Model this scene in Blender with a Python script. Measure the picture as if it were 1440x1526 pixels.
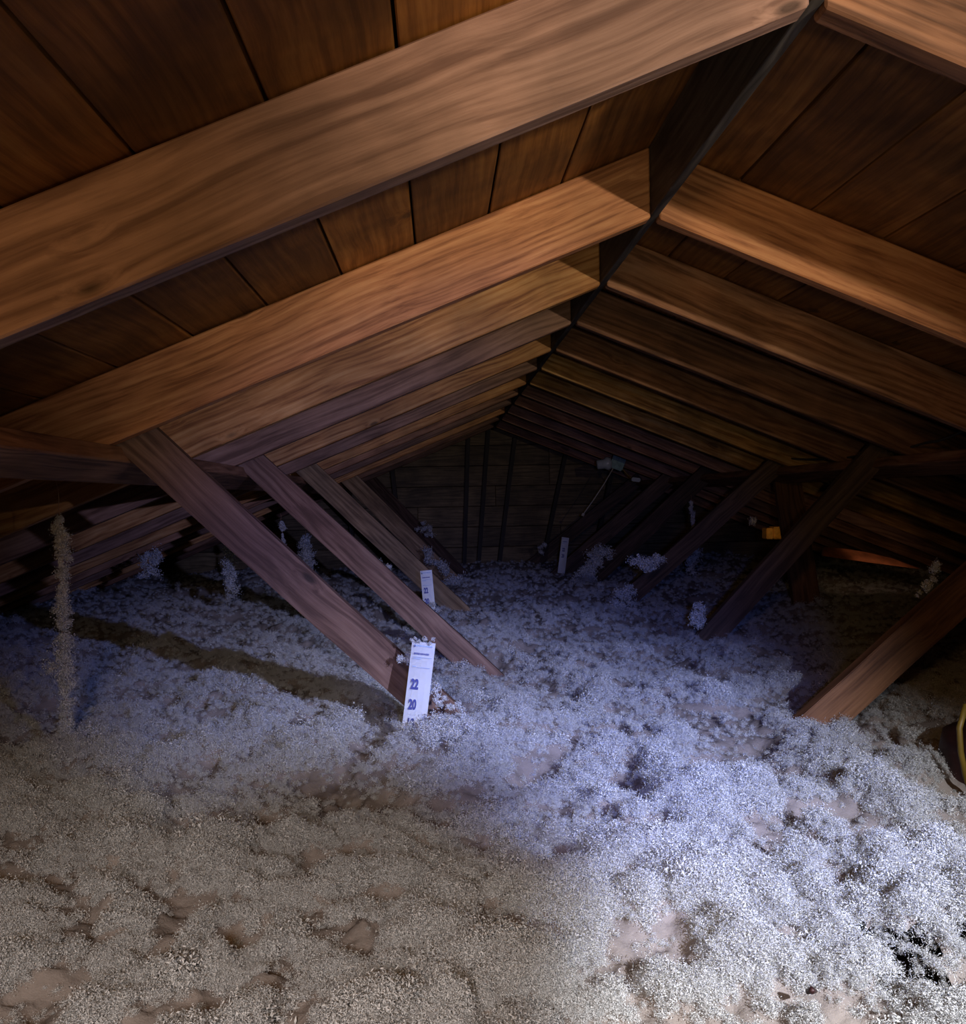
import bpy, bmesh, math, random
import numpy as np
from mathutils import Vector, Matrix

for o in list(bpy.data.objects): bpy.data.objects.remove(o)
scene = bpy.context.scene
COL = scene.collection
random.seed(7)
RNG = np.random.default_rng(11)

# ------------------------------------------------------------------ camera
W_PX, H_PX, F_PX = 1440.0, 1526.0, 1400.0
VPX, VPY, ROLL = 655.0, 745.0, math.radians(1.05)
_cx, _cy = W_PX / 2, H_PX / 2
d = Vector(((VPX - _cx) / F_PX, -(VPY - _cy) / F_PX, -1)).normalized()     # world +Y in camera axes
r = Vector((math.cos(ROLL), math.sin(ROLL), 0))
r = (r - d * r.dot(d)).normalized()                                        # world +X in camera axes
u = r.cross(d).normalized()                                                # world +Z in camera axes
CAM_R = Matrix((r, d, u))                                                  # camera axes -> world axes
cam_data = bpy.data.cameras.new('camera')
cam_data.sensor_fit = 'HORIZONTAL'
cam_data.sensor_width = 36
cam_data.lens = 36 * F_PX / W_PX
cam_data.clip_start = 0.01
cam = bpy.data.objects.new('camera', cam_data)
cam.matrix_world = CAM_R.to_4x4()
COL.objects.link(cam)
scene.camera = cam

# ------------------------------------------------------------------ world, exposure, lights
world = bpy.data.worlds.new('attic_dark')
scene.world = world
world.use_nodes = True
world.node_tree.nodes['Background'].inputs[0].default_value = (0.55, 0.62, 1.0, 1)
world.node_tree.nodes['Background'].inputs[1].default_value = 0.0
scene.view_settings.view_transform = 'Standard'
scene.view_settings.look = 'None'
scene.view_settings.gamma = 1
scene.view_settings.use_curve_mapping = False
scene.view_settings.exposure = -0.15


def lamp(name, kind, loc, target, energy, color, size=0.02, spot=None, blend=0.5):
    l = bpy.data.lights.new(name, kind)
    l.energy = energy
    l.color = color
    if kind in ('POINT', 'SPOT'):
        l.shadow_soft_size = size
    if kind == 'SPOT':
        l.spot_size = math.radians(spot)
        l.spot_blend = blend
    if kind == 'AREA':
        l.size = size
    o = bpy.data.objects.new(name, l)
    o.location = loc
    if target is not None:
        o.rotation_euler = (Vector(target) - Vector(loc)).to_track_quat('-Z', 'Y').to_euler()
    COL.objects.link(o)
    return o


TORCH = Vector((0.98, -0.30, 0.33))
lamp('torch_wide', 'SPOT', TORCH, (-0.30, 4.0, 0.92), 118, (1.0, 0.82, 0.60), 0.02, 54, 1.0)
lamp('torch_beam', 'SPOT', TORCH, (0.50, 1.36, -0.57), 330, (0.94, 0.96, 1.0), 0.015, 47, 1.0)
lamp('blue_tint_spot', 'SPOT', TORCH, (-0.25, 3.6, -0.70), 230, (0.03, 0.16, 1.0), 0.015, 41, 0.9)  # added blue spot at the torch position, tints the middle of the floor
lamp('floor_blue_fill', 'SPOT', (0.10, -0.03, 0.03), (0.46, 3.2, -0.46), 110, (0.03, 0.16, 1.0), 0.02, 32, 1.0)  # added blue fill near the camera, lifts the brace shadows on the floor
lamp('rafter_warm_fill', 'SPOT', (0.12, -0.03, 0.03), (0.65, 4.0, 0.55), 24, (1.0, 0.80, 0.45), 0.02, 50, 1.0)  # added warm fill near the camera for the far right rafters
lamp('upper_left_warm_fill', 'AREA', (-0.15, -0.40, 0.38), (-0.90, 1.3, 0.48), 7.0, (1.0, 0.56, 0.20), 0.15)  # added warm fill, turns the upper left boards and nearest rafter orange
lamp('near_floor_fill', 'SPOT', (-0.15, -0.30, 0.05), (-0.26, 0.88, -0.60), 74, (1.0, 0.92, 0.89), 0.10, 60, 1.0)  # added fill that brightens the shaded insulation close to the camera


# ------------------------------------------------------------------ helpers
def ray(px, py):
    v = Vector(((px - _cx) / F_PX, -(py - _cy) / F_PX, -1))
    return CAM_R @ v


def at(px, py, Y):
    v = ray(px, py)
    return v * (Y / v.y)


def at_z(px, py, z):
    v = ray(px, py)
    return v * (z / v.z)


def tag(o, label=None, cat=None, group=None, kind=None):
    if label: o['label'] = label
    if cat: o['category'] = cat
    if group: o['group'] = group
    if kind: o['kind'] = kind
    return o


def link(name, me, mat, parent=None, mw=None):
    o = bpy.data.objects.new(name, me)
    COL.objects.link(o)
    if mat is not None and not me.materials:
        me.materials.append(mat)
    if mw is not None:
        o.matrix_world = mw
    if parent is not None:
        o.parent = parent
        o.matrix_parent_inverse = parent_world(parent).inverted()
    return o


def parent_world(p):
    return p.matrix_basis if p.parent is None else parent_world(p.parent) @ p.matrix_parent_inverse @ p.matrix_basis


def empty(name, loc):
    o = bpy.data.objects.new(name, None)
    o.empty_display_size = 0.05
    COL.objects.link(o)
    o.matrix_world = Matrix.Translation(loc)
    return o


def mesh_np(name, V, F):
    me = bpy.data.meshes.new(name)
    V = np.asarray(V, dtype=np.float32)
    F = np.asarray(F, dtype=np.int32)
    k = F.shape[1]
    me.vertices.add(len(V)); me.vertices.foreach_set('co', V.ravel())
    me.loops.add(F.size); me.loops.foreach_set('vertex_index', F.ravel())
    me.polygons.add(len(F))
    me.polygons.foreach_set('loop_start', np.arange(0, F.size, k, dtype=np.int32))
    me.polygons.foreach_set('loop_total', np.full(len(F), k, dtype=np.int32))
    me.update(calc_edges=True)
    return me


def prism(name, prof, y0, y1, ang, mat, parent=None, bev=0.0015):
    """profile in world XZ extruded from y0 to y1; local X axis turned by the slope ang."""
    c = Vector((sum(p[0] for p in prof) / len(prof), (y0 + y1) / 2, sum(p[1] for p in prof) / len(prof)))
    mw = Matrix.Translation(c) @ Matrix.Rotation(ang, 4, 'Y')
    inv = mw.inverted()
    bm = bmesh.new()
    a = [bm.verts.new(inv @ Vector((p[0], y0, p[1]))) for p in prof]
    b = [bm.verts.new(inv @ Vector((p[0], y1, p[1]))) for p in prof]
    n = len(prof)
    bm.faces.new(a); bm.faces.new(b[::-1])
    for i in range(n):
        bm.faces.new((a[i], b[i], b[(i + 1) % n], a[(i + 1) % n]))
    bmesh.ops.recalc_face_normals(bm, faces=bm.faces)
    if bev:
        bmesh.ops.bevel(bm, geom=bm.edges[:], offset=bev, segments=1, affect='EDGES', clamp_overlap=True)
    me = bpy.data.meshes.new(name)
    bm.to_mesh(me); bm.free()
    return link(name, me, mat, parent, mw)


def timber(name, p0, p1, depth, thick, mat, parent=None, side=Vector((0, 1, 0)), bev=0.002, cut=None):
    """a board from p0 to p1; thickness along 'side' as far as possible; slightly bowed."""
    p0, p1 = Vector(p0), Vector(p1)
    x = (p1 - p0); L = x.length; x.normalize()
    y = (side - x * side.dot(x)).normalized()
    z = x.cross(y)
    mw = Matrix.Translation((p0 + p1) / 2) @ Matrix((x, y, z)).transposed().to_4x4()
    bm = bmesh.new()
    n = 6
    rings = []
    wob = [(random.uniform(-1, 1) * 0.0012, random.uniform(-1, 1) * 0.0012) for _ in range(n + 1)]
    for i in range(n + 1):
        t = -L / 2 + L * i / n
        ring = []
        for sy, sz in ((-1, -1), (1, -1), (1, 1), (-1, 1)):
            tt = t
            if cut is not None and i in cut:
                tt += cut[i] * sz
            ring.append(bm.verts.new((tt, sy * thick / 2 + wob[i][0], sz * depth / 2 + wob[i][1])))
        rings.append(ring)
    bm.faces.new(rings[0][::-1]); bm.faces.new(rings[-1])
    for i in range(n):
        for k in range(4):
            bm.faces.new((rings[i][k], rings[i][(k + 1) % 4], rings[i + 1][(k + 1) % 4], rings[i + 1][k]))
    bmesh.ops.recalc_face_normals(bm, faces=bm.faces)
    es = [e for e in bm.edges if e.calc_face_angle(0) > 0.5]
    bmesh.ops.bevel(bm, geom=es, offset=bev, segments=2, affect='EDGES', clamp_overlap=True)
    me = bpy.data.meshes.new(name)
    bm.to_mesh(me); bm.free()
    return link(name, me, mat, parent, mw)


def tube_mesh(name, pts, rad, seg=8):
    bm = bmesh.new()
    rings = []
    pts = [Vector(p) for p in pts]
    for i, p in enumerate(pts):
        t = (pts[min(i + 1, len(pts) - 1)] - pts[max(i - 1, 0)]).normalized()
        a = t.orthogonal().normalized() if i == 0 else (a - t * a.dot(t)).normalized()
        b = t.cross(a)
        rr = rad[i] if isinstance(rad, (list, tuple)) else rad
        rings.append([bm.verts.new(p + (a * math.cos(2 * math.pi * k / seg) + b * math.sin(2 * math.pi * k / seg)) * rr) for k in range(seg)])
    for i in range(len(pts) - 1):
        for k in range(seg):
            bm.faces.new((rings[i][k], rings[i][(k + 1) % seg], rings[i + 1][(k + 1) % seg], rings[i + 1][k]))
    bm.faces.new(rings[0][::-1]); bm.faces.new(rings[-1])
    bmesh.ops.recalc_face_normals(bm, faces=bm.faces)
    for f in bm.faces: f.smooth = True
    me = bpy.data.meshes.new(name)
    bm.to_mesh(me); bm.free()
    return me


# ------------------------------------------------------------------ materials
def wood(name, dark, mid, light, rough=0.62, grain=1.0, stain=0.35, knots=True):
    m = bpy.data.materials.new(name)
    m.use_nodes = True
    nt = m.node_tree; N = nt.nodes; Lk = nt.links
    bsdf = N['Principled BSDF']
    bsdf.inputs['Roughness'].default_value = rough
    bsdf.inputs['Specular IOR Level'].default_value = 0.3
    tc = N.new('ShaderNodeTexCoord')
    oi = N.new('ShaderNodeObjectInfo')
    off = N.new('ShaderNodeMath'); off.operation = 'MULTIPLY'; off.inputs[1].default_value = 37.0
    Lk.new(oi.outputs['Random'], off.inputs[0])
    add = N.new('ShaderNodeVectorMath'); add.operation = 'ADD'
    Lk.new(tc.outputs['Object'], add.inputs[0]); Lk.new(off.outputs[0], add.inputs[1])
    # warp the grain
    nz = N.new('ShaderNodeTexNoise'); nz.inputs['Scale'].default_value = 2.2; nz.inputs['Detail'].default_value = 2
    Lk.new(add.outputs[0], nz.inputs['Vector'])
    # knots bend the grain
    mpk = N.new('ShaderNodeMapping'); mpk.inputs['Scale'].default_value = (1.0, 1.0, 2.4)
    Lk.new(add.outputs[0], mpk.inputs['Vector'])
    vor = N.new('ShaderNodeTexVoronoi'); vor.inputs['Scale'].default_value = 3.1; vor.inputs['Randomness'].default_value = 1
    Lk.new(mpk.outputs[0], vor.inputs['Vector'])
    wp = N.new('ShaderNodeVectorMath'); wp.operation = 'MULTIPLY_ADD'
    wp.inputs[1].default_value = (0.0, 0.05, 0.05)
    Lk.new(nz.outputs['Color'], wp.inputs[0]); Lk.new(add.outputs[0], wp.inputs[2])
    kr = N.new('ShaderNodeMapRange'); kr.inputs[1].default_value = 0.0; kr.inputs[2].default_value = 0.16
    kr.inputs[3].default_value = 0.016 if knots else 0.0; kr.inputs[4].default_value = 0.0
    Lk.new(vor.outputs['Distance'], kr.inputs[0])
    wp2 = N.new('ShaderNodeVectorMath'); wp2.operation = 'ADD'
    Lk.new(wp.outputs[0], wp2.inputs[0]); Lk.new(kr.outputs[0], wp2.inputs[1])
    mp = N.new('ShaderNodeMapping'); mp.inputs['Scale'].default_value = (2.2, 60, 60)
    Lk.new(wp2.outputs[0], mp.inputs['Vector'])
    g1 = N.new('ShaderNodeTexNoise'); g1.inputs['Scale'].default_value = 1.5; g1.inputs['Detail'].default_value = 7; g1.inputs['Roughness'].default_value = 0.62
    Lk.new(mp.outputs[0], g1.inputs['Vector'])
    mp2 = N.new('ShaderNodeMapping'); mp2.inputs['Scale'].default_value = (0.55, 9, 9)
    Lk.new(wp2.outputs[0], mp2.inputs['Vector'])
    wv = N.new('ShaderNodeTexNoise'); wv.inputs['Scale'].default_value = 1.3; wv.inputs['Detail'].default_value = 1
    Lk.new(mp2.outputs[0], wv.inputs['Vector'])
    rings = N.new('ShaderNodeMath'); rings.operation = 'MULTIPLY'; rings.inputs[1].default_value = 60
    Lk.new(wv.outputs['Fac'], rings.inputs[0])
    sn = N.new('ShaderNodeMath'); sn.operation = 'SINE'; Lk.new(rings.outputs[0], sn.inputs[0])
    mr = N.new('ShaderNodeMath'); mr.operation = 'MULTIPLY_ADD'; mr.inputs[1].default_value = 0.085 * grain
    Lk.new(sn.outputs[0], mr.inputs[0]); Lk.new(g1.outputs['Fac'], mr.inputs[2])
    cr = N.new('ShaderNodeValToRGB')
    cr.color_ramp.elements[0].position = 0.34; cr.color_ramp.elements[0].color = (*dark, 1)
    cr.color_ramp.elements[1].position = 0.70; cr.color_ramp.elements[1].color = (*light, 1)
    e = cr.color_ramp.elements.new(0.5); e.color = (*mid, 1)
    Lk.new(mr.outputs[0], cr.inputs[0])
    # broad stains
    st = N.new('ShaderNodeTexNoise'); st.inputs['Scale'].default_value = 3.6; st.inputs['Detail'].default_value = 4; st.inputs['Roughness'].default_value = 0.6
    Lk.new(add.outputs[0], st.inputs['Vector'])
    sr = N.new('ShaderNodeMapRange'); sr.inputs[1].default_value = 0.40; sr.inputs[2].default_value = 0.66
    sr.inputs[3].default_value = 1.0 - stain; sr.inputs[4].default_value = 1.12
    Lk.new(st.outputs['Fac'], sr.inputs[0])
    # per board brightness
    pb = N.new('ShaderNodeMapRange'); pb.inputs[3].default_value = 0.78; pb.inputs[4].default_value = 1.2
    Lk.new(oi.outputs['Random'], pb.inputs[0])
    mu = N.new('ShaderNodeMath'); mu.operation = 'MULTIPLY'
    Lk.new(sr.outputs[0], mu.inputs[0]); Lk.new(pb.outputs[0], mu.inputs[1])
    last = mu.outputs[0]
    if knots:
        kd = N.new('ShaderNodeMapRange'); kd.inputs[1].default_value = 0.035; kd.inputs[2].default_value = 0.075
        kd.inputs[3].default_value = 0.35; kd.inputs[4].default_value = 1.0
        Lk.new(vor.outputs['Distance'], kd.inputs[0])
        m3 = N.new('ShaderNodeMath'); m3.operation = 'MULTIPLY'
        Lk.new(last, m3.inputs[0]); Lk.new(kd.outputs[0], m3.inputs[1]); last = m3.outputs[0]
    sc = N.new('ShaderNodeVectorMath'); sc.operation = 'SCALE'
    Lk.new(cr.outputs[0], sc.inputs[0]); Lk.new(last, sc.inputs['Scale'])
    Lk.new(sc.outputs[0], bsdf.inputs['Base Color'])
    bp = N.new('ShaderNodeBump'); bp.inputs['Strength'].default_value = 0.35; bp.inputs['Distance'].default_value = 0.003
    Lk.new(mr.outputs[0], bp.inputs['Height']); Lk.new(bp.outputs[0], bsdf.inputs['Normal'])
    return m


def plain(name, col, rough=0.5, metal=0.0, noise=0.0, scale=40):
    m = bpy.data.materials.new(name)
    m.use_nodes = True
    nt = m.node_tree; b = nt.nodes['Principled BSDF']
    b.inputs['Base Color'].default_value = (*col, 1)
    b.inputs['Roughness'].default_value = rough
    b.inputs['Metallic'].default_value = metal
    if noise:
        tc = nt.nodes.new('ShaderNodeTexCoord')
        n = nt.nodes.new('ShaderNodeTexNoise'); n.inputs['Scale'].default_value = scale; n.inputs['Detail'].default_value = 4
        nt.links.new(tc.outputs['Object'], n.inputs['Vector'])
        c = nt.nodes.new('ShaderNodeValToRGB')
        c.color_ramp.elements[0].position = 0.3; c.color_ramp.elements[1].position = 0.7
        c.color_ramp.elements[0].color = (*[v * (1 - noise) for v in col], 1)
        c.color_ramp.elements[1].color = (*[min(1, v * (1 + noise)) for v in col], 1)
        nt.links.new(n.outputs['Fac'], c.inputs[0]); nt.links.new(c.outputs[0], b.inputs['Base Color'])
    return m


def fluff(name, col, transl=0.3, noise=0.1, bump=0.0):
    m = bpy.data.materials.new(name)
    m.use_nodes = True
    nt = m.node_tree; N = nt.nodes; N.clear()
    out = N.new('ShaderNodeOutputMaterial')
    df = N.new('ShaderNodeBsdfDiffuse'); tr = N.new('ShaderNodeBsdfTranslucent'); mx = N.new('ShaderNodeMixShader')
    mx.inputs[0].default_value = transl
    tc = N.new('ShaderNodeTexCoord')
    n = N.new('ShaderNodeTexNoise'); n.inputs['Scale'].default_value = 9; n.inputs['Detail'].default_value = 6; n.inputs['Roughness'].default_value = 0.7
    nt.links.new(tc.outputs['Object'], n.inputs['Vector'])
    c = N.new('ShaderNodeValToRGB')
    c.color_ramp.elements[0].position = 0.35; c.color_ramp.elements[1].position = 0.62
    c.color_ramp.elements[0].color = (*[v * (1 - noise) for v in col], 1)
    c.color_ramp.elements[1].color = (*[min(1, v * (1 + noise)) for v in col], 1)
    nt.links.new(n.outputs['Fac'], c.inputs[0])
    for s in (df, tr): nt.links.new(c.outputs[0], s.inputs[0])
    nt.links.new(df.outputs[0], mx.inputs[1]); nt.links.new(tr.outputs[0], mx.inputs[2])
    nb = N.new('ShaderNodeTexNoise'); nb.inputs['Scale'].default_value = 95; nb.inputs['Detail'].default_value = 5; nb.inputs['Roughness'].default_value = 0.75
    nt.links.new(tc.outputs['Object'], nb.inputs['Vector'])
    bp = N.new('ShaderNodeBump'); bp.inputs['Strength'].default_value = bump; bp.inputs['Distance'].default_value = 0.012
    nt.links.new(nb.outputs['Fac'], bp.inputs['Height']); nt.links.new(bp.outputs[0], df.inputs['Normal'])
    nt.links.new(mx.outputs[0], out.inputs[0])
    return m


M = {
    'brown': wood('wood_brown', (.17, .075, .038), (.33, .155, .08), (.47, .25, .14)),
    'purple': wood('wood_weathered', (.145, .082, .068), (.225, .135, .112), (.31, .195, .165), grain=1.3),
    'red': wood('wood_reddish', (.22, .085, .036), (.42, .18, .078), (.56, .28, .13), grain=0.6, stain=0.2),
    'orange': wood('wood_orange', (.26, .10, .030), (.50, .23, .075), (.66, .36, .14), grain=0.7, stain=0.3),
    'yellow': wood('wood_yellow', (.25, .12, .032), (.46, .25, .08), (.64, .41, .18), grain=0.8, stain=0.45),
    'dark': wood('wood_dark', (.10, .045, .024), (.19, .09, .05), (.28, .14, .08)),
    'mauve': wood('wood_mauve', (.15, .075, .048), (.27, .145, .095), (.38, .22, .15), stain=0.25),
    'deck': wood('roof_board_wood', (.165, .060, .010), (.26, .100, .019), (.36, .155, .036), grain=0.6, stain=0.5),
    'gable': wood('gable_board_wood', (.10, .070, .032), (.17, .120, .058), (.25, .18, .09), stain=0.5, knots=False),
    'grey': wood('wood_grey', (.030, .026, .024), (.06, .052, .047), (.10, .088, .08)),
    'post': wood('post_wood', (.085, .036, .016), (.16, .072, .032), (.23, .11, .05), stain=0.3),
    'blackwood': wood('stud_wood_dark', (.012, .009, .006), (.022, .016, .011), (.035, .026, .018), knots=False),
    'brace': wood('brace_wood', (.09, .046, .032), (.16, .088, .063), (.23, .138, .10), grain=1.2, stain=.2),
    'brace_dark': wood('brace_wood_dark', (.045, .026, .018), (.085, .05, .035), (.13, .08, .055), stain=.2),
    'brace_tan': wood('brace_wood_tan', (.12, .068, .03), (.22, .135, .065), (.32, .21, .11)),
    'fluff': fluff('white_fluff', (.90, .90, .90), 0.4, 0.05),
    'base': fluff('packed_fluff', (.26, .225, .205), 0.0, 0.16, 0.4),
    'skin': plain('roof_underlay', (.012, .008, .006), 0.9, noise=0.3),
    'drywall': plain('ceiling_back', (.25, .22, .2), 0.9, noise=0.2),
    'ruler': plain('ruler_card', (.86, .88, .92), 0.45, noise=0.02, scale=60),
    'ink': plain('blue_ink', (.006, .018, .19), 0.5, noise=0.1),
    'palebl': plain('pale_blue_ink', (.30, .42, .68), 0.5, noise=0.1),
    'string': plain('thread', (.35, .18, .10), 0.7, noise=0.2),
    'box': plain('galvanised_steel', (.10, .17, .17), 0.4, 0.5, noise=0.3),
    'porcelain': plain('grey_porcelain', (.42, .46, .46), 0.3, noise=0.1),
    'cord': plain('pull_cord', (.50, .46, .38), 0.8, noise=0.2),
    'cable': plain('cable_sheath', (.05, .045, .04), 0.6, noise=0.2),
    'ycable': plain('yellow_cable', (.16, .10, .012), 0.5, noise=0.2),
    'can': plain('dark_can_metal', (.035, .012, .012), 0.45, 0.3, noise=0.4),
    'copper': plain('sliver_orange', (.62, .22, .10), 0.5, noise=0.35, scale=18),
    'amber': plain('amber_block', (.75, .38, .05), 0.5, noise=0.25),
    'ply': wood('blocker_plywood', (.25, .16, .09), (.36, .24, .14), (.46, .33, .2), knots=False),  # for the panel added to block the torch
}

# ------------------------------------------------------------------ dimensions
PITCH = 0.405
ANG = math.atan(PITCH)
H = 0.60                      # underside of the rafters at the ridge, above the lens
DV = 0.153                    # plumb depth of a rafter
rp = at_z(977, 322, H)
XR = rp.x                     # ridge line
TH = 0.038
GY = at_z(731, 641, H).y + 0.05   # gable wall
FLOOR = -0.575
Y_BACK = -1.3
XL, XRT = -2.75, 3.75         # where the roof goes under the insulation


def zb(x): return H - PITCH * abs(x - XR)             # underside of rafters
def zs(x): return H + DV - PITCH * abs(x - XR)        # underside of roof boards


# apexes of the rafter pairs, nearest first
apex = [(1222, 3), (977, 322), (901, 423), (857, 481), (825, 521), (803, 549), (787, 571), (773, 587), (762, 601), (751, 614), (742, 625), (734, 636)]
RY = []
for (px, py) in apex:
    v = ray(px, py)
    RY.append(at_z(px, py, H).y)
print('ridge X', XR, 'rafter Y', [round(y, 2) for y in RY], 'gable', GY)

# ------------------------------------------------------------------ roof: skin and boards
ceiling = {}
for side, s, xe in (('left', -1, XL - .35), ('right', 1, XRT + .35)):
    t0, t1 = 0.024, 0.036
    prof = [(XR, zs(XR) + t0), (XR, zs(XR) + t1), (xe, zs(xe) + t1), (xe, zs(xe) + t0)]
    c = prism('ceiling_' + side, prof, Y_BACK, GY + .05, s * ANG, M['skin'], bev=0)
    tag(c, kind='structure')
    ceiling[side] = c
    w = 0.158
    first = (XR - 0.262) if s < 0 else 0.165
    x = XR
    nxt = XR - 0.02 if s < 0 else XR + 0.02
    edges = [0.0]
    e0 = 0.20 if s < 0 else 0.19
    e = e0
    while XR + s * e > XL and s < 0 or XR + s * e < XRT and s > 0:
        edges.append(e); e += w
    edges.append(abs(xe - XR))
    for k in range(len(edges) - 1):
        a, b = edges[k] + 0.002, edges[k + 1] - 0.0025
        lift = random.uniform(0, .003)
        cuts = sorted(random.sample([Y_BACK + 2.6, RY[1] + .02, RY[3] + .02, RY[5] + .02, RY[7] + .02], 2))
        ys = [Y_BACK] + cuts + [GY]
        for q in range(3):
            xa, xb = XR + s * a, XR + s * b
            l2 = lift + random.uniform(0, .002)
            prof = [(xa, zs(xa) + l2), (xa, zs(xa) + .019 + l2), (xb, zs(xb) + .019 + l2), (xb, zs(xb) + l2)]
            mm = M['deck']
            ob = prism('board', prof, ys[q] + .0015, ys[q + 1] - .0015, s * ANG, mm, c, bev=0.0025)
            # run the grain along the ridge: swap local axes
            me = ob.data
            R = Matrix.Rotation(math.radians(90), 4, 'Z')
            me.transform(R.inverted())
            ob.matrix_basis = ob.matrix_basis @ R

# ridge board
rb = prism('ridge_board', [(XR - .0095, H + .003), (XR + .0095, H + .003), (XR + .0095, H + DV + .012), (XR - .0095, H + DV + .012)], Y_BACK, GY - .002, 0, M['grey'])
me = rb.data; R = Matrix.Rotation(math.radians(90), 4, 'Z'); me.transform(R.inverted()); rb.matrix_basis = rb.matrix_basis @ R
tag(rb, 'long grey ridge board running along the peak between both rows of rafters', 'ridge board')

ORD = ['nearest', 'second', 'third', 'fourth', 'fifth', 'sixth', 'seventh', 'eighth', 'ninth', 'tenth', 'eleventh', 'twelfth']
LM = ['purple', 'red', 'orange', 'mauve', 'orange', 'mauve', 'orange', 'brown', 'mauve', 'orange', 'brown', 'dark']
RM = ['dark', 'red', 'brown', 'dark', 'brown', 'yellow', 'yellow', 'mauve', 'brown', 'mauve', 'brown', 'brown']  # first entry: dark wood stands in for the nearest rafter's lack of light
LOOK = {'purple': 'weathered purplish-brown', 'red': 'smooth reddish-brown', 'orange': 'orange-brown', 'mauve': 'dull grey-brown',
        'brown': 'mid-brown', 'dark': 'dark brown', 'yellow': 'yellowish knotty'}
for i, y in enumerate(RY):
    for s, mats, xe in ((-1, LM, XL), (1, RM, XRT)):
        x0 = XR + s * .0105
        prof = [(x0, zb(x0)), (x0, zs(x0) - .001), (xe, zs(xe) - .001), (xe, zb(xe))]
        dy = 0.0 if s < 0 else 0.004
        o = prism('rafter', prof, y + dy, y + dy + TH, s * ANG, M[mats[i]], bev=.003)
        side = 'left' if s < 0 else 'right'
        how = '%s rafter on the %s slope, %s from the camera' % (LOOK[mats[i]], side, ORD[i]) if i else \
            '%s rafter crossing the top %s of the view, nearest the camera' % (LOOK[mats[i]], side)
        if i == len(RY) - 1: how = '%s last rafter on the %s slope, against the gable wall' % (LOOK[mats[i]], side)
        tag(o, how, 'rafter', 'rafters of the %s roof slope' % side)
        # sawn timber has nails and scrapes
# ------------------------------------------------------------------ gable wall
gw = prism('wall_back', [(XL, FLOOR - .35), (XRT, FLOOR - .35), (XRT, zs(XRT)), (XR, zs(XR)), (XL, zs(XL))], GY + .022, GY + .05, 0, M['skin'], bev=0)
tag(gw, kind='structure')
z = FLOOR - .2
k = 0
while z < H + DV:
    z1 = min(z + .178, H + DV - .001)
    def xl(zz): return max(XL, XR - (H + DV - zz) / PITCH)
    def xr(zz): return min(XRT, XR + (H + DV - zz) / PITCH)
    j = XR + random.uniform(-.9, .9)
    l = random.uniform(0, .004)
    if xr(z) - xl(z) > .1:
        for (a0, a1, b0, b1) in ((xl(z), xl(z1), j, j), (j, j, xr(z), xr(z1))):
            if min(b0 - a0, b1 - a1) < .02: continue
            prism('plank', [(a0 + .001, z + .002), (b0 - .001, z + .002), (b1 - .001, z1 - .002), (a1 + .001, z1 - .002)], GY - l, GY + .019 - l, 0, M['gable'], gw, bev=.003)
    z += .178
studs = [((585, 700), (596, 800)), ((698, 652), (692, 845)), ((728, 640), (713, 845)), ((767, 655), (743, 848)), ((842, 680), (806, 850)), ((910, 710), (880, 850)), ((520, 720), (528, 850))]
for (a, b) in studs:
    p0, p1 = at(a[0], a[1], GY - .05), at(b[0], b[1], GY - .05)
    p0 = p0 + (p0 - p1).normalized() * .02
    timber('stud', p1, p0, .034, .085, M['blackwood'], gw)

wf = prism('wall_front', [(XL, FLOOR - .35), (XRT, FLOOR - .35), (XRT, zs(XRT)), (XR, zs(XR)), (XL, zs(XL))], Y_BACK - .03, Y_BACK - .002, 0, M['gable'], bev=0)
tag(wf, kind='structure')
fl = prism('floor', [(XL - .3, FLOOR - .42), (XRT + .3, FLOOR - .42), (XRT + .3, FLOOR - .40), (XL - .3, FLOOR - .40)], Y_BACK, GY + .05, 0, M['drywall'], bev=0)
tag(fl, kind='structure')

# ------------------------------------------------------------------ insulation surface
def vnoise(x, y, seed):
    rr = np.random.default_rng(seed)
    T = rr.random((256, 256))
    xi = np.floor(x).astype(int); yi = np.floor(y).astype(int)
    fx = x - xi; fy = y - yi
    fx = fx * fx * (3 - 2 * fx); fy = fy * fy * (3 - 2 * fy)
    a = T[xi & 255, yi & 255]; b = T[(xi + 1) & 255, yi & 255]; c = T[xi & 255, (yi + 1) & 255]; dd = T[(xi + 1) & 255, (yi + 1) & 255]
    return (a * (1 - fx) + b * fx) * (1 - fy) + (c * (1 - fx) + dd * fx) * fy - .5


def G(x, y, cx, cy, sx, sy, rot=0.0):
    c, s_ = math.cos(rot), math.sin(rot)
    dx, dy = x - cx, y - cy
    u_, v_ = dx * c + dy * s_, -dx * s_ + dy * c
    return np.exp(-.5 * ((u_ / sx) ** 2 + (v_ / sy) ** 2))


def fpt(px, py, z=FLOOR):
    return at_z(px, py, z)


m1 = fpt(700, 1110)
hole1 = fpt(1345, 1395); hole2 = fpt(1430, 1165); hole3 = fpt(868, 1004)
hol4 = fpt(1400, 1240); smooth = fpt(1240, 1500)
ridge5 = fpt(1160, 1260)


HOLES = []
for (a_, b_, s_) in ((1285, 1372, .011), (1322, 1382, .013), (1352, 1402, .014), (1392, 1418, .018), (1330, 1425, .010), (1434, 1378, .014), (1375, 1385, .009)):
    p_ = fpt(a_, b_, FLOOR + .02); HOLES.append((p_.x, p_.y, s_ * 1.35))


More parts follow.
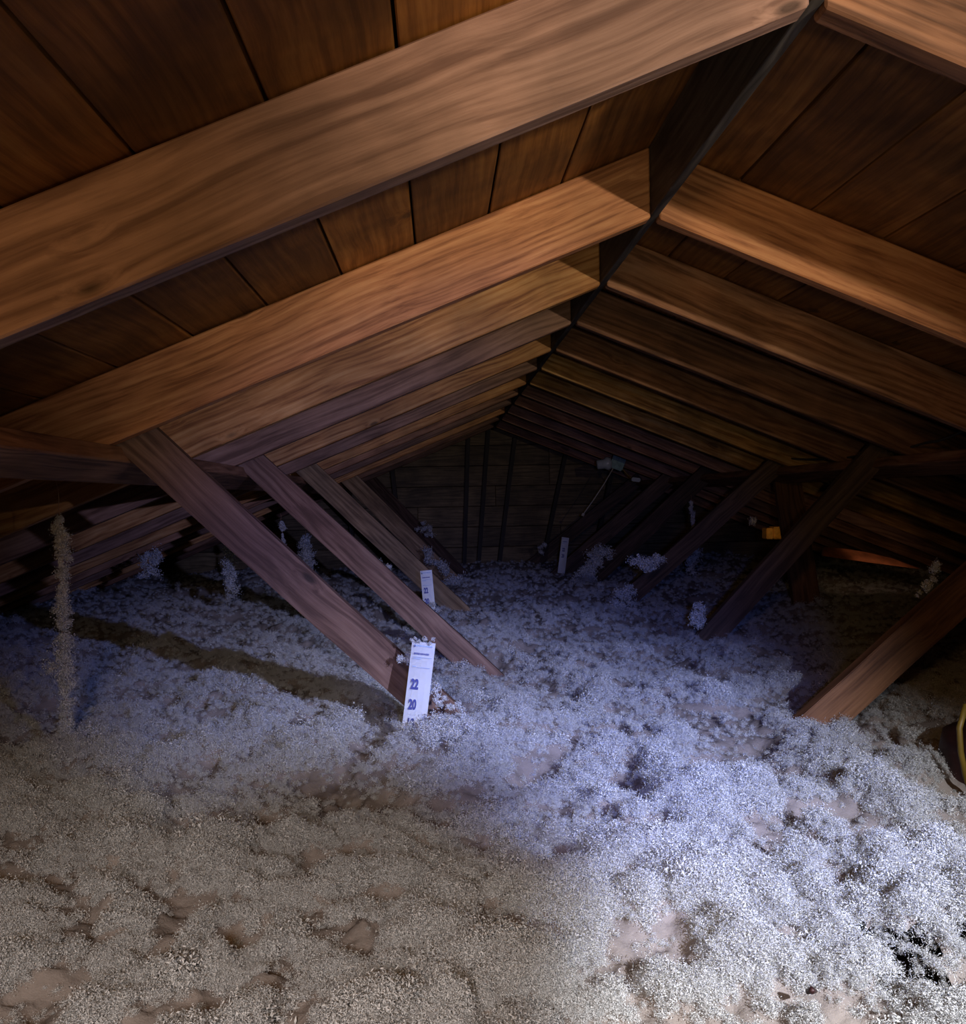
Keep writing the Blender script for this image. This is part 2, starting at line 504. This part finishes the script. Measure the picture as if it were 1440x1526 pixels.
def height(x, y):
    h = FLOOR + 0 * x
    h = h + .055 * vnoise(x * 1.7 + 3, y * 1.7 + 9, 1)
    h = h + .060 * vnoise(x * 4.6, y * 4.6, 2)
    h = h + .042 * vnoise(x * 11, y * 11, 3)
    h = h + .024 * vnoise(x * 27, y * 27, 4)
    h = h + .011 * vnoise(x * 70, y * 70, 5)
    h = h + .005 * vnoise(x * 160, y * 160, 6)
    h = h + .050 * G(x, y, m1.x, m1.y, .14, .10)
    h = h + .045 * G(x, y, ridge5.x, ridge5.y, .28, .18)
    for (hx, hy, hs) in HOLES:
        h = h - .03 * G(x, y, hx, hy, hs, hs)
    h = h - .16 * G(x, y, hole2.x + .03, hole2.y, .10, .06)
    h = h - .13 * G(x, y, hole3.x, hole3.y, .030, .035)
    h = h - .05 * G(x, y, hol4.x, hol4.y, .18, .10)
    h = h - .025 * G(x, y, smooth.x, smooth.y, .20, .07)
    # slumps a little at the eaves
    h = h - .05 * np.clip((np.abs(x - XR) - 2.0) / 1.0, 0, 1)
    h = h + .03 * np.clip((x - .8) / 1.0, 0, 1) * np.clip((y - 2.5) / 2, 0, 1)
    return h


nr, nc = 720, 620
ty = np.linspace(0, 1, nr)
Yr = .25 * ((GY - .012) / .25) ** ty
tx = np.linspace(-1, 1, nc)
sh = np.sinh(tx * 2.3) / math.sinh(2.3)
Xc = np.where(sh < 0, .15 + sh * (.15 - XL), .15 + sh * (XRT - .15))
XX, YY = np.meshgrid(Xc, Yr)
ZZ = height(XX, YY)
V = np.stack([XX, YY, ZZ], -1).reshape(-1, 3)
i0 = (np.arange(nr - 1)[:, None] * nc + np.arange(nc - 1)[None, :]).ravel()
F = np.stack([i0, i0 + 1, i0 + nc + 1, i0 + nc], -1)
open_ = sum(G(XX, YY, hx, hy, hs, hs) for (hx, hy, hs) in HOLES).ravel() > .55      # torn right through here
F = F[~(open_[F].any(axis=1))]
me = mesh_np('blown_insulation', V, F)
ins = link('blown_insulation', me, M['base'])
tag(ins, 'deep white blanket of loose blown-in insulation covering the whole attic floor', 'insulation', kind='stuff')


# tufts: five prototypes of small paper-thin flakes on branching crumbs
def tuft_arrays(n, rad, fl, rng, squash=.75):
    P = []
    nb = max(5, n // 11)
    for b_ in range(nb):
        dirn = rng.normal(size=3); dirn[2] = abs(dirn[2]) * .8; dirn /= np.linalg.norm(dirn)
        p = np.zeros(3)
        L = rad * rng.uniform(.55, 1.25)
        for q in range(n // nb):
            t = (q + 1) / (n // nb)
            p = dirn * L * t + rng.normal(size=3) * rad * .085
            P.append(p.copy())
            dirn = dirn + rng.normal(size=3) * .25; dirn /= np.linalg.norm(dirn)
    P = np.array(P); P[:, 2] *= squash
    A = rng.normal(size=P.shape); A /= np.linalg.norm(A, axis=1, keepdims=True)
    B = rng.normal(size=P.shape); B -= A * (A * B).sum(1, keepdims=True); B /= np.linalg.norm(B, axis=1, keepdims=True)
    C = np.cross(A, B)
    la = fl * rng.uniform(.6, 2.4, (len(P), 1)); lb = fl * rng.uniform(.25, .6, (len(P), 1)); lc = fl * .25
    V = np.stack([P + A * la, P + B * lb, P - A * la * .8, P - B * lb + C * lc], 1).reshape(-1, 3)
    k = np.arange(len(P))[:, None] * 4
    F = np.concatenate([k + np.array([[0, 1, 2]]), k + np.array([[0, 2, 3]]), k + np.array([[1, 3, 2]])], 0)
    return V, F


protos = []
for q in range(6):
    V, F = tuft_arrays(300, .0120, .00095, RNG)
    pm = mesh_np('tuft', V, F)
    pm.materials.append(M['fluff'])
    po = bpy.data.objects.new('tuft_shape', pm)
    protos.append(po)

# scatter, denser nearby
NT = 230000
yy = 1.0 / (1 / .8 - RNG.random(NT) ** 1.0 * (1 / .8 - 1 / (GY - .05)))
half = np.minimum(.62 * yy + .15, 3.6)
xx = yy * 0.05 + RNG.uniform(-1, 1, NT) * half
keep = (xx > XL + .15) & (xx < XRT - .15)
dm = 1.1 * vnoise(xx * 11, yy * 11, 3) + .8 * vnoise(xx * 27, yy * 27, 4) + .5 * vnoise(xx * 4.6, yy * 4.6, 2)
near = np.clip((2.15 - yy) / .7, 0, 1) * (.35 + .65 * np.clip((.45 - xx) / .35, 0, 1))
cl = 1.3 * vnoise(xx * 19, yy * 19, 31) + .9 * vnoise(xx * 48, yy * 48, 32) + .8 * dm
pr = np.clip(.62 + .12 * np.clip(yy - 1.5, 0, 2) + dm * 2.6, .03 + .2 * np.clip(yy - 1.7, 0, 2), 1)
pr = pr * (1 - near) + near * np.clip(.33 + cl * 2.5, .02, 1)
for (hx, hy, hs) in HOLES: pr = pr * (1 - .98 * np.clip(G(xx, yy, hx, hy, hs, hs) * 1.25, 0, 1))
pr = pr * (1 - .99 * np.clip(G(xx, yy, hole2.x + .03, hole2.y, .10, .06) * 1.6, 0, 1))
pr = pr * (1 - .95 * np.clip(G(xx, yy, hole3.x, hole3.y, .035, .02) * 1.3, 0, 1))
pr = pr * (1 - .85 * np.clip(G(xx, yy, smooth.x, smooth.y, .16, .055) * 1.5, 0, 1))
pr = pr * (1 - .8 * np.clip(G(xx, yy, hol4.x, hol4.y, .12, .06) * 1.4, 0, 1))
keep &= RNG.random(NT) < pr
xx, yy, dm, cl = xx[keep], yy[keep], dm[keep], cl[keep]
zz = height(xx, yy) + .002 + np.clip(cl + .2, 0, 1) * RNG.random(len(xx)) * .018
sc = RNG.lognormal(-.1, .32, len(xx)) * (.80 + .09 * yy) * (1 + .35 * np.clip(dm, -.5, 1))
me = bpy.data.meshes.new('insulation_tufts')
me.vertices.add(len(xx)); me.vertices.foreach_set('co', np.stack([xx, yy, zz], -1).astype(np.float32).ravel())
a = me.attributes.new('tuft_scale', 'FLOAT', 'POINT'); a.data.foreach_set('value', sc.astype(np.float32))
rot = np.stack([RNG.normal(0, .35, len(xx)), RNG.normal(0, .35, len(xx)), RNG.uniform(0, 6.28, len(xx))], -1).astype(np.float32)
a = me.attributes.new('tuft_rot', 'FLOAT_VECTOR', 'POINT'); a.data.foreach_set('vector', rot.ravel())
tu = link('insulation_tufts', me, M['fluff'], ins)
tag(tu, kind='stuff')
ng = bpy.data.node_groups.new('tuft_scatter', 'GeometryNodeTree')
ng.interface.new_socket('Geometry', in_out='INPUT', socket_type='NodeSocketGeometry')
ng.interface.new_socket('Geometry', in_out='OUTPUT', socket_type='NodeSocketGeometry')
gi = ng.nodes.new('NodeGroupInput'); go = ng.nodes.new('NodeGroupOutput')
iop = ng.nodes.new('GeometryNodeInstanceOnPoints'); iop.inputs['Pick Instance'].default_value = True
j = ng.nodes.new('GeometryNodeGeometryToInstance')
for po in protos:
    oi = ng.nodes.new('GeometryNodeObjectInfo'); oi.inputs['Object'].default_value = po
    ng.links.new(oi.outputs['Geometry'], j.inputs[0])
nas = ng.nodes.new('GeometryNodeInputNamedAttribute'); nas.data_type = 'FLOAT'; nas.inputs[0].default_value = 'tuft_scale'
nar = ng.nodes.new('GeometryNodeInputNamedAttribute'); nar.data_type = 'FLOAT_VECTOR'; nar.inputs[0].default_value = 'tuft_rot'
ng.links.new(gi.outputs[0], iop.inputs['Points']); ng.links.new(j.outputs[0], iop.inputs['Instance'])
ng.links.new(nas.outputs[0], iop.inputs['Scale']); ng.links.new(nar.outputs[0], iop.inputs['Rotation'])
ng.links.new(iop.outputs[0], go.inputs[0])
md = tu.modifiers.new('scatter', 'NODES'); md.node_group = ng


def clump_mesh(name, centers, rad, per=1, fl=.0032):
    Vs, Fs, n = [], [], 0
    for c in centers:
        for q in range(per):
            V, F = tuft_arrays(230, rad * RNG.uniform(.6, 1.1), fl * .55, RNG, 1.0)
            if RNG.random() < .5: V[:, 2] *= -1
            V = V + np.array(c) + RNG.normal(size=3) * rad * .45
            Vs.append(V); Fs.append(F + n); n += len(V)
    return mesh_np(name, np.concatenate(Vs), np.concatenate(Fs))


# ------------------------------------------------------------------ purlins and braces
def purlin(side):
    s = -1 if side == 'left' else 1
    x = XR + s * 1.16
    w, t = .112, .038
    ca, sa = math.cos(ANG), math.sin(ANG)
    p0 = (x, zb(x) - .001)
    dx, dz = s * ca * w, -sa * w
    nx, nz = -s * sa * t, -ca * t
    prof = [p0, (p0[0] + dx, p0[1] + dz), (p0[0] + dx + nx, p0[1] + dz + nz), (p0[0] + nx, p0[1] + nz)]
    o = prism('purlin', prof, Y_BACK, GY - .13, 0, M['grey'] if 0 else M['brown'], bev=.003)
    R = Matrix.Rotation(math.radians(90), 4, 'Z'); o.data.transform(R.inverted()); o.matrix_basis = o.matrix_basis @ R
    return o


tag(purlin('left'), 'flat brown purlin running under the left rafters above the braces', 'purlin', 'purlins')
tag(purlin('right'), 'dark shadowed purlin running under the right rafters above the braces', 'purlin', 'purlins')

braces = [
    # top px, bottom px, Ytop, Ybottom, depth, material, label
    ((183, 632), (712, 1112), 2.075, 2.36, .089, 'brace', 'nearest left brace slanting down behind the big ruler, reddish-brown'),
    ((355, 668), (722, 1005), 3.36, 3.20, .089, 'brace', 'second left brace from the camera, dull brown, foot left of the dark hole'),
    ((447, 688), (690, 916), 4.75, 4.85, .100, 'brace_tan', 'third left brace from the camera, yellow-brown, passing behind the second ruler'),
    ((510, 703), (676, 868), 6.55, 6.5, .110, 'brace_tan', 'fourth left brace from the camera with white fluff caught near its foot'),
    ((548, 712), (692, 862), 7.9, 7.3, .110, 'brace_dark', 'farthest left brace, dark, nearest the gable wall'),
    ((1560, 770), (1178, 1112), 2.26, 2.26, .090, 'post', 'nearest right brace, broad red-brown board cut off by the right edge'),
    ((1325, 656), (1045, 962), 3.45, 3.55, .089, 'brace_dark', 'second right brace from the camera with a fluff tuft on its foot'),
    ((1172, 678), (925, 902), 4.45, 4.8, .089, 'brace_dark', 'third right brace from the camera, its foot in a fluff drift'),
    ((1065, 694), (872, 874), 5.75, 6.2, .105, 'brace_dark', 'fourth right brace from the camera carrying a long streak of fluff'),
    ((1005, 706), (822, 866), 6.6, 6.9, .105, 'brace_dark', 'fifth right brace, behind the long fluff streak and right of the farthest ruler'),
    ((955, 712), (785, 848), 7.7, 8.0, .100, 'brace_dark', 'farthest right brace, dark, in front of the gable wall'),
]
BR = []
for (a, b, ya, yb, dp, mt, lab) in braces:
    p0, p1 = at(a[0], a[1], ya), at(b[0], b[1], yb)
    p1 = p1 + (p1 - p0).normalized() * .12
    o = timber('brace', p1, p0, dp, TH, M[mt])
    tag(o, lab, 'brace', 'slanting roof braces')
    BR.append((p0, p1))

# short leaning post behind the second right brace
p0, p1 = at(1173, 716, 4.7), at(1203, 905, 4.55)
tag(timber('post', p1, p0, .135, TH, M['post']), 'short leaning brown post crossing behind the second right brace', 'post')


# ------------------------------------------------------------------ depth rulers
def text_mesh(body, size, name):
    c = bpy.data.curves.new(name, 'FONT')
    c.body = body; c.size = size; c.offset = size * .045
    c.extrude = .0002; c.align_x = 'LEFT'; c.resolution_u = 3
    o = bpy.data.objects.new(name, c)
    COL.objects.link(o)
    bpy.context.view_layer.update()
    dg = bpy.context.evaluated_depsgraph_get()
    m_ = bpy.data.meshes.new_from_object(o.evaluated_get(dg))
    bpy.data.objects.remove(o); bpy.data.curves.remove(c)
    m_.name = name
    return m_


def box_mesh(name, x0, x1, y0, y1, z0, z1, bev=0.0):
    bm = bmesh.new()
    bmesh.ops.create_cube(bm, size=1)
    for v in bm.verts:
        v.co = Vector((x0 + (v.co.x + .5) * (x1 - x0), y0 + (v.co.y + .5) * (y1 - y0), z0 + (v.co.z + .5) * (z1 - z0)))
    if bev: bmesh.ops.bevel(bm, geom=bm.edges[:], offset=bev, segments=2, affect='EDGES')
    m_ = bpy.data.meshes.new(name); bm.to_mesh(m_); bm.free()
    return m_


def ruler(top, bot, Y, Yb, width, label, s, numbers):
    """top/bot: centre of the top edge and of the visible foot in the photograph."""
    T, B = at(top[0], top[1], Y), at(bot[0], bot[1], Yb)
    zax = (T - B).normalized()
    xax = (Vector((1, .0, 0)) - zax * zax.x).normalized()
    yax = zax.cross(xax)
    L = (T - B).length + .06
    root = empty('depth_ruler', B)
    tag(root, label, 'ruler', 'insulation depth rulers')
    mw = Matrix.Translation(T) @ Matrix((xax, yax, zax)).transposed().to_4x4()
    # card: slightly curled strip
    bm = bmesh.new()
    rows = []
    for i in range(13):
        zt = -L * i / 12
        row = []
        for k in range(5):
            xk = (k / 4 - .5) * width
            bow = .0022 * (1 - (2 * k / 4 - 1) ** 2) * -1
            row.append(bm.verts.new((xk, bow + .0015 * math.sin(i * .6), zt)))
        rows.append(row)
    for i in range(12):
        for k in range(4):
            bm.faces.new((rows[i][k], rows[i][k + 1], rows[i + 1][k + 1], rows[i + 1][k]))
    ext = bmesh.ops.solidify(bm, geom=bm.faces[:], thickness=.0006)
    bmesh.ops.recalc_face_normals(bm, faces=bm.faces)
    m_ = bpy.data.meshes.new('card'); bm.to_mesh(m_); bm.free()
    for p in m_.polygons: p.use_smooth = False
    card = link('card', m_, M['ruler'], root, mw)
    front = -.0060
    Rx = Matrix.Rotation(math.radians(90), 4, 'X')
    for (txt, zt, xoff, hgt) in numbers:
        tm = text_mesh(txt, hgt * 1.38, 'numeral')
        tm.transform(Matrix.Diagonal((.56, 1, 1, 1)))
        link('numeral', tm, M['ink'], root, mw @ Matrix.Translation((xoff * width, front, zt)) @ Rx)
    for (z_, x0, x1, hh, mt) in ((-.010, -.40, .40, .004, 'palebl'), (-.0115, -.40, -.33, .007, 'ink'), (-.030, -.36, .28, .0055, 'ink'), (-.039, -.38, .42, .0009, 'palebl'),
                             (-.043, -.38, -.05, .0025, 'palebl'), (-.063, -.36, -.2, .003, 'palebl'), (-.0645, -.18, .38, .0009, 'palebl')):
        m_ = None
        if hh < .0012:
            m_ = box_mesh('printed_line', x0 * width, x1 * width, -.00015, .00015, -hh * s / 2, hh * s / 2)
        else:
            # small print, too fine to read: a run of little blocks
            bm = bmesh.new(); xx_ = x0 * width
            while xx_ < x1 * width - .001:
                ww = random.uniform(.0011, .0022) * s
                hq = hh * s * random.uniform(.55, 1)
                q_ = bmesh.ops.create_cube(bm, size=1)['verts']
                for v in q_: v.co = Vector((xx_ + (v.co.x + .5) * ww, v.co.y * .0003, v.co.z * hq))
                xx_ += ww + .0006 * s
            m_ = bpy.data.meshes.new('small_print'); bm.to_mesh(m_); bm.free()
        link('printed_line' if hh < .0012 else 'small_print', m_, M[mt], root, mw @ Matrix.Translation((0, front, z_ * s)))
    return root, T, B, mw


r1 = ruler((632, 957), (616, 1092), 2.16, 2.14, .054,
           'large white depth ruler with blue numbers 22 and 20 standing in the middle foreground', .90,
           [('22', -.107, -.34, .0225), ('20', -.153, -.34, .0225), ('18', -.196, -.34, .0225)])
r2 = ruler((635, 850), (641, 915), 3.85, 3.85, .048,
           'smaller white depth ruler with numbers 22 and 20 between second and third left braces', .95,
           [('22', -.092, -.32, .022), ('20', -.136, -.32, .022), ('18', -.18, -.32, .022)])
r3 = ruler((843, 801), (838, 842), 6.75, 6.75, .053,
           'farthest small white depth ruler near the gable wall by right braces', 1.0,
           [('22', -.10, -.25, .024), ('20', -.145, -.25, .024)])


# ------------------------------------------------------------------ fluff clumps caught on the timbers
def clump(pxs, Y, rad, per, label, group=None, fl=.0034, name='fluff_clump'):
    cs = [at(x, y, Y) for (x, y) in pxs]
    o = link(name, clump_mesh(name, [c - cs[0] for c in cs], rad, per, fl), M['fluff'], None, Matrix.Translation(cs[0]))
    tag(o, label, 'insulation clump', group)
    return o


def lerp_px(a, b, n, j=0):
    return [(a[0] + (b[0] - a[0]) * t + random.uniform(-j, j), a[1] + (b[1] - a[1]) * t + random.uniform(-j, j)) for t in [i / max(1, n - 1) for i in range(n)]]


g = 'fluff clumps caught on the timbers'
clump(lerp_px((602, 985), (606, 975), 4, 3), 2.20, .012, 2, 'white clump stuck to the brace left of the large ruler', g)
clump(lerp_px((612, 957), (648, 956), 6, 2), 2.15, .007, 1, 'thin crumbs lying on top edge of the large ruler', g, .0025)
clump(lerp_px((648, 1018), (652, 1030), 4, 4) + lerp_px((650, 1045), (690, 1060), 6, 4), 2.20, .012, 2, 'white clump beside the right edge of the large ruler', g)
clump(lerp_px((570, 838), (577, 848), 3, 3), 3.5, .018, 2, 'small clump on the upper edge of the second left brace', g)
clump(lerp_px((640, 825), (668, 852), 8, 3), 6.3, .035, 2, 'pale clump hanging on the fourth left brace', g, .009)
clump(lerp_px((632, 784), (641, 797), 4, 2), 7.4, .035, 2, 'small pale clump high on the farthest left brace', g, .009)
clump(lerp_px((672, 866), (686, 886), 8, 3), 6.0, .05, 2, 'heap of fluff at the foot of the fourth left brace', g, .011)
clump(lerp_px((642, 903), (652, 908), 3, 2), 3.8, .015, 2, 'little clump at lower right of the middle ruler', g)
clump(lerp_px((1036, 930), (1048, 908), 6, 4), 3.42, .022, 3, 'fluff tuft on the foot of the second right brace', g, .006)
clump(lerp_px((958, 842), (978, 834), 6, 4), 4.3, .030, 3, 'round clump on the third right brace', g, .008)
clump(lerp_px((918, 905), (934, 880), 7, 5), 4.6, .035, 3, 'drift of fluff at the foot of the third right brace', g, .008)
clump(lerp_px((866, 864), (900, 820), 14, 5), 5.9, .042, 3, 'long streak of fluff lying along the fourth right brace', g, .010)
clump(lerp_px((806, 822), (812, 812), 3, 2), 7.6, .025, 2, 'small faint clump on the farthest right brace', g, .008)
clump(lerp_px((1396, 848), (1388, 868), 4, 3), 2.25, .014, 2, 'upright clump on top of the nearest right brace at the frame edge', g)
clump(lerp_px((1368, 884), (1384, 880), 4, 3), 2.25, .008, 1, 'tiny crumbs below the upright clump on nearest right brace', g)
clump(lerp_px((1118, 776), (1126, 778), 3, 2), 5.2, .025, 1, 'small bluish clump in the dark left of the leaning post', g, .008)
clump(lerp_px((228, 852), (232, 822), 5, 2) + lerp_px((212, 850), (216, 832), 3, 2), 4.9, .035, 2, 'two-pronged pale clump standing on the insulation at the far left', g, .008)
clump(lerp_px((1028, 848), (1034, 822), 5, 2), 5.5, .035, 2, 'pointed little mound of fluff right of the third right brace', g, .008)
clump(lerp_px((628, 1094), (700, 1088), 26, 8) + lerp_px((622, 1086), (655, 1080), 12, 4), 2.08, .018, 2, 'fluffy heap banked against the foot of the large ruler', g)


# ------------------------------------------------------------------ fluff strands hanging on threads
def strand(px_top, px_fl0, px_bot, Y, rads, n, label, fl=.0034, per=2):
    T, A, B = at(*px_top, Y), at(*px_fl0, Y), at(*px_bot, Y)
    root = empty('hanging_fluff_strand', B)
    tag(root, label, 'hanging fluff', 'fluff strands hanging on threads')
    pts = [T + (A - T) * t + Vector((math.sin(t * 5) * .003, 0, 0)) for t in (0, .25, .5, .75)] + [A + (B - A) * t + Vector((math.sin(t * 9) * .004, 0, 0)) for t in (0, .25, .5, .75, .99)]
    link('thread', tube_mesh('thread', pts, .0009, 5), M['string'], root)
    cs = []; Vs, Fs, k = [], [], 0
    for i in range(n):
        t = i / (n - 1)
        rr = np.interp(t, [q[0] for q in rads], [q[1] for q in rads])
        if rr < .002: continue
        c = A + (B - A) * t
        rr = rr * RNG.choice([.6, 1.0, 1.25, 1.6])
        for q in range(per + 1):
            V, F = tuft_arrays(230, rr * RNG.uniform(.45, .8), fl * .60, RNG, 1.0)
            if RNG.random() < .5: V[:, 2] *= -1
            V = V + np.array(c) + RNG.normal(size=3) * rr * np.array([.25, .25, .3])
            Vs.append(V); Fs.append(F + k); k += len(V)
    m_ = mesh_np('fluff', np.concatenate(Vs), np.concatenate(Fs))
    link('fluff', m_, M['fluff'], root)
    return root


strand((83, 716), (90, 772), (100, 1104), 2.27, [(0, .009), (.03, .013), (.08, .020), (.11, .024), (.16, .019), (.19, .004), (.22, .015), (.3, .016), (.45, .020), (.6, .022), (.75, .019), (.8, .014), (1, .018)], 66,
       'long strand of white fluff hanging from the rafters at the left edge', per=2)
strand((340, 775), (340, 795), (342, 880), 4.9, [(0, .02), (.5, .032), (1, .035)], 22, 'short fluff strand hanging behind the nearest left brace', .007)
strand((455, 790), (456, 803), (459, 852), 6.0, [(0, .03), (.3, .04), (1, .035)], 20, 'thick bluish fluff strand just below the second left brace', .009)
strand((418, 765), (419, 780), (425, 828), 5.0, [(0, .012), (.15, .016), (.25, .0), (.55, .012), (1, .014)], 16, 'thin beaded fluff strand between nearest and second left braces', .006)
strand((1030, 738), (1030, 748), (1034, 790), 5.5, [(0, .018), (.3, .014), (.6, .012), (1, .012)], 14, 'thin fluff strand hanging above the third right brace', .006)

# ------------------------------------------------------------------ lamp holder and cord
root = empty('lamp_holder', at(905, 690, 6.9))
tag(root, 'grey-green lamp socket on a junction box with a pull cord, under right rafters', 'lamp holder')
c0 = at(916, 690, 6.9)
link('junction_box', box_mesh('junction_box', -.05, .05, -.035, .035, -.05, .06, .008), M['box'], root, Matrix.Translation(c0 + Vector((.02, 0, 0))) @ Matrix.Rotation(ANG, 4, 'Y'))
bm = bmesh.new()
prof = [(.0, .0), (.045, 0), (.05, .03), (.036, .05), (.034, .10), (.026, .105), (.0, .10)]
seg = 20
rings = [[bm.verts.new((r_ * math.cos(2 * math.pi * k / seg), r_ * math.sin(2 * math.pi * k / seg), h_)) for k in range(seg)] for (r_, h_) in prof[1:-1]]
for i in range(len(rings) - 1):
    for k in range(seg): bm.faces.new((rings[i][k], rings[i][(k + 1) % seg], rings[i + 1][(k + 1) % seg], rings[i + 1][k]))
bm.faces.new(rings[0][::-1]); bm.faces.new(rings[-1])
for f in bm.faces: f.smooth = True
m_ = bpy.data.meshes.new('lamp_socket'); bm.to_mesh(m_); bm.free()
link('lamp_socket', m_, M['porcelain'], root, Matrix.Translation(c0 + Vector((-.03, -.01, 0))) @ Matrix.Rotation(math.radians(-97), 4, 'Y'))
link('pull_cord', tube_mesh('pull_cord', [at(914, 698, 6.86), at(900, 722, 6.86), at(884, 746, 6.86), at(869, 767, 6.86)], .004, 6), M['cord'], root)
link('cord_end', tube_mesh('cord_end', [at(870, 765, 6.86), at(868, 769, 6.86)], .012, 6), M['cord'], root)
link('wire', tube_mesh('wire', [at(920, 694, 6.88), at(929, 700, 6.88), at(936, 708, 6.88), at(942, 713, 6.88)], .006, 6), M['ycable'], root)
link('wire_connector', box_mesh('wire_connector', -.035, .03, -.02, .02, -.015, .015, .005), M['porcelain'], root, Matrix.Translation(at(948, 715, 6.88)) @ Matrix.Rotation(.15, 4, 'Y'))

# cable along the right purlin
pts = [at(1060, 678, 5.7), at(1120, 672, 5.0), at(1160, 680, 4.5), at(1230, 684, 4.0), at(1300, 674, 3.6), at(1380, 660, 3.1), at(1440, 640, 2.8), at(1560, 600, 2.4)]
fine = []
for i in range(len(pts) - 1):
    for t in (0, .33, .66): fine.append(pts[i].lerp(pts[i + 1], t) + Vector((0, 0, -.008 * math.sin(t * math.pi))))
fine.append(pts[-1])
o = link('electric_cable', tube_mesh('electric_cable', fine, .0045, 8), M['cable'])
tag(o, 'dark electric cable sagging along under the right rafters', 'cable')

# ------------------------------------------------------------------ lit pieces at the right eave
# thin orange-coloured wood strip, lit by an added spot
bm = bmesh.new()
up = [at(1228, 815, 4.9), at(1262, 818, 4.9), at(1292, 823, 4.9), at(1330, 832, 4.9), at(1370, 846, 4.9)]
lo = [at(1230, 829, 4.8), at(1264, 834, 4.8), at(1294, 838, 4.8), at(1332, 843, 4.8), at(1371, 848, 4.8)]
A_ = [bm.verts.new(p) for p in up]; B_ = [bm.verts.new(p) for p in lo]; C_ = [bm.verts.new(p + Vector((0, .05, .002))) for p in lo]
for i in range(4):
    bm.faces.new((A_[i], A_[i + 1], B_[i + 1], B_[i])); bm.faces.new((B_[i], B_[i + 1], C_[i + 1], C_[i])); bm.faces.new((C_[i], C_[i + 1], A_[i + 1], A_[i]))
bm.faces.new((A_[0], B_[0], C_[0])); bm.faces.new((A_[4], C_[4], B_[4]))
bmesh.ops.recalc_face_normals(bm, faces=bm.faces)
m_ = bpy.data.meshes.new('wood_sliver'); bm.to_mesh(m_); bm.free()
tag(link('wood_sliver', m_, M['copper']), 'long tapering orange-lit wood sliver in the dark right of the leaning post', 'wood')
root = empty('wood_block', at(1155, 800, 5.1))
tag(root, 'small yellow-lit wooden block in the dark left of the leaning post', 'wood block')
for (a, b) in (((1141, 787), (1151, 803)), ((1151.5, 785), (1167, 803))):
    p, q = at(*a, 5.1), at(*b, 5.1)
    link('block', box_mesh('block', p.x, q.x, 5.08, 5.16, q.z, p.z, .004), M['amber'], root)
lamp('sliver_fill_spot', 'SPOT', at(1345, 828, 4.45), at(1312, 832, 4.85), 1.1, (1.0, .62, .42), .01, 62, .8)  # added spot, lights only the orange strip
lamp('block_fill_spot', 'SPOT', at(1150, 770, 4.85), at(1155, 795, 5.08), .25, (1.0, .62, .22), .01, 80, .6)  # added spot, lights the small yellow block

# dark recessed light can at the right edge
root = empty('light_can', at(1462, 1190, 1.95))
tag(root, 'dark round metal can with a yellow cable sunk in insulation at right edge', 'light can')
cc = at(1475, 1130, 1.95)
bm = bmesh.new()
prof = [(.060, -.16), (.095, -.15), (.098, .02), (.090, .055), (.055, .075), (.02, .078)]
seg = 28
rings = [[bm.verts.new((r_ * math.cos(2 * math.pi * k / seg), r_ * math.sin(2 * math.pi * k / seg), h_)) for k in range(seg)] for (r_, h_) in prof]
for i in range(len(rings) - 1):
    for k in range(seg): bm.faces.new((rings[i][k], rings[i][(k + 1) % seg], rings[i + 1][(k + 1) % seg], rings[i + 1][k]))
bm.faces.new(rings[0][::-1]); bm.faces.new(rings[-1])
for f in bm.faces: f.smooth = True
m_ = bpy.data.meshes.new('housing'); bm.to_mesh(m_); bm.free()
link('housing', m_, M['can'], root, Matrix.Translation(cc))
link('cable', tube_mesh('cable', [at(1440, 1050, 1.84), at(1430, 1085, 1.83), at(1432, 1120, 1.83), at(1440, 1160, 1.84), at(1452, 1195, 1.86)], .006, 8), M['ycable'], root)

# dark crumb lying near the bottom right
o = link('dark_crumb', tube_mesh('dark_crumb', [at_z(1204, 1478, FLOOR + .005), at_z(1210, 1475, FLOOR + .012), at_z(1216, 1477, FLOOR + .006)], [.003, .005, .002], 6), M['can'])
tag(o, 'tiny dark crumb on the smooth patch at the bottom right', 'debris')

# ------------------------------------------------------------------ added unseen panel beside the camera, shaped to block the torch into a square shadow
def through(p, y):
    """point on the segment torch -> p at the plane Y = y"""
    p = Vector(p); t = (y - TORCH.y) / (p.y - TORCH.y)
    return TORCH + (p - TORCH) * t


ca_ = at_z(812, 1128, FLOOR + .02); cb_ = at_z(822, 1526, FLOOR); cc_ = at_z(390, 1128, FLOOR); cd_ = at_z(-250, 1420, FLOOR)
yb = -.02
q = [through(ca_, yb), through(cb_, yb), through(cd_ + Vector((0, -.3, 0)), yb), through(cd_, yb), through(cc_, yb)]
bm = bmesh.new()
q[1] = q[1] + (q[1] - q[0]) * .6
fa = [bm.verts.new(p) for p in q]; fb = [bm.verts.new(p + Vector((0, -.012, 0))) for p in q]
bm.faces.new(fa); bm.faces.new(fb[::-1])
for i in range(5): bm.faces.new((fa[i], fb[i], fb[(i + 1) % 5], fa[(i + 1) % 5]))
bmesh.ops.recalc_face_normals(bm, faces=bm.faces)
m_ = bpy.data.meshes.new('torch_blocker'); bm.to_mesh(m_); bm.free()
tag(link('torch_blocker', m_, M['ply']), kind='structure')
print('blocker', [tuple(round(c, 3) for c in p) for p in q])
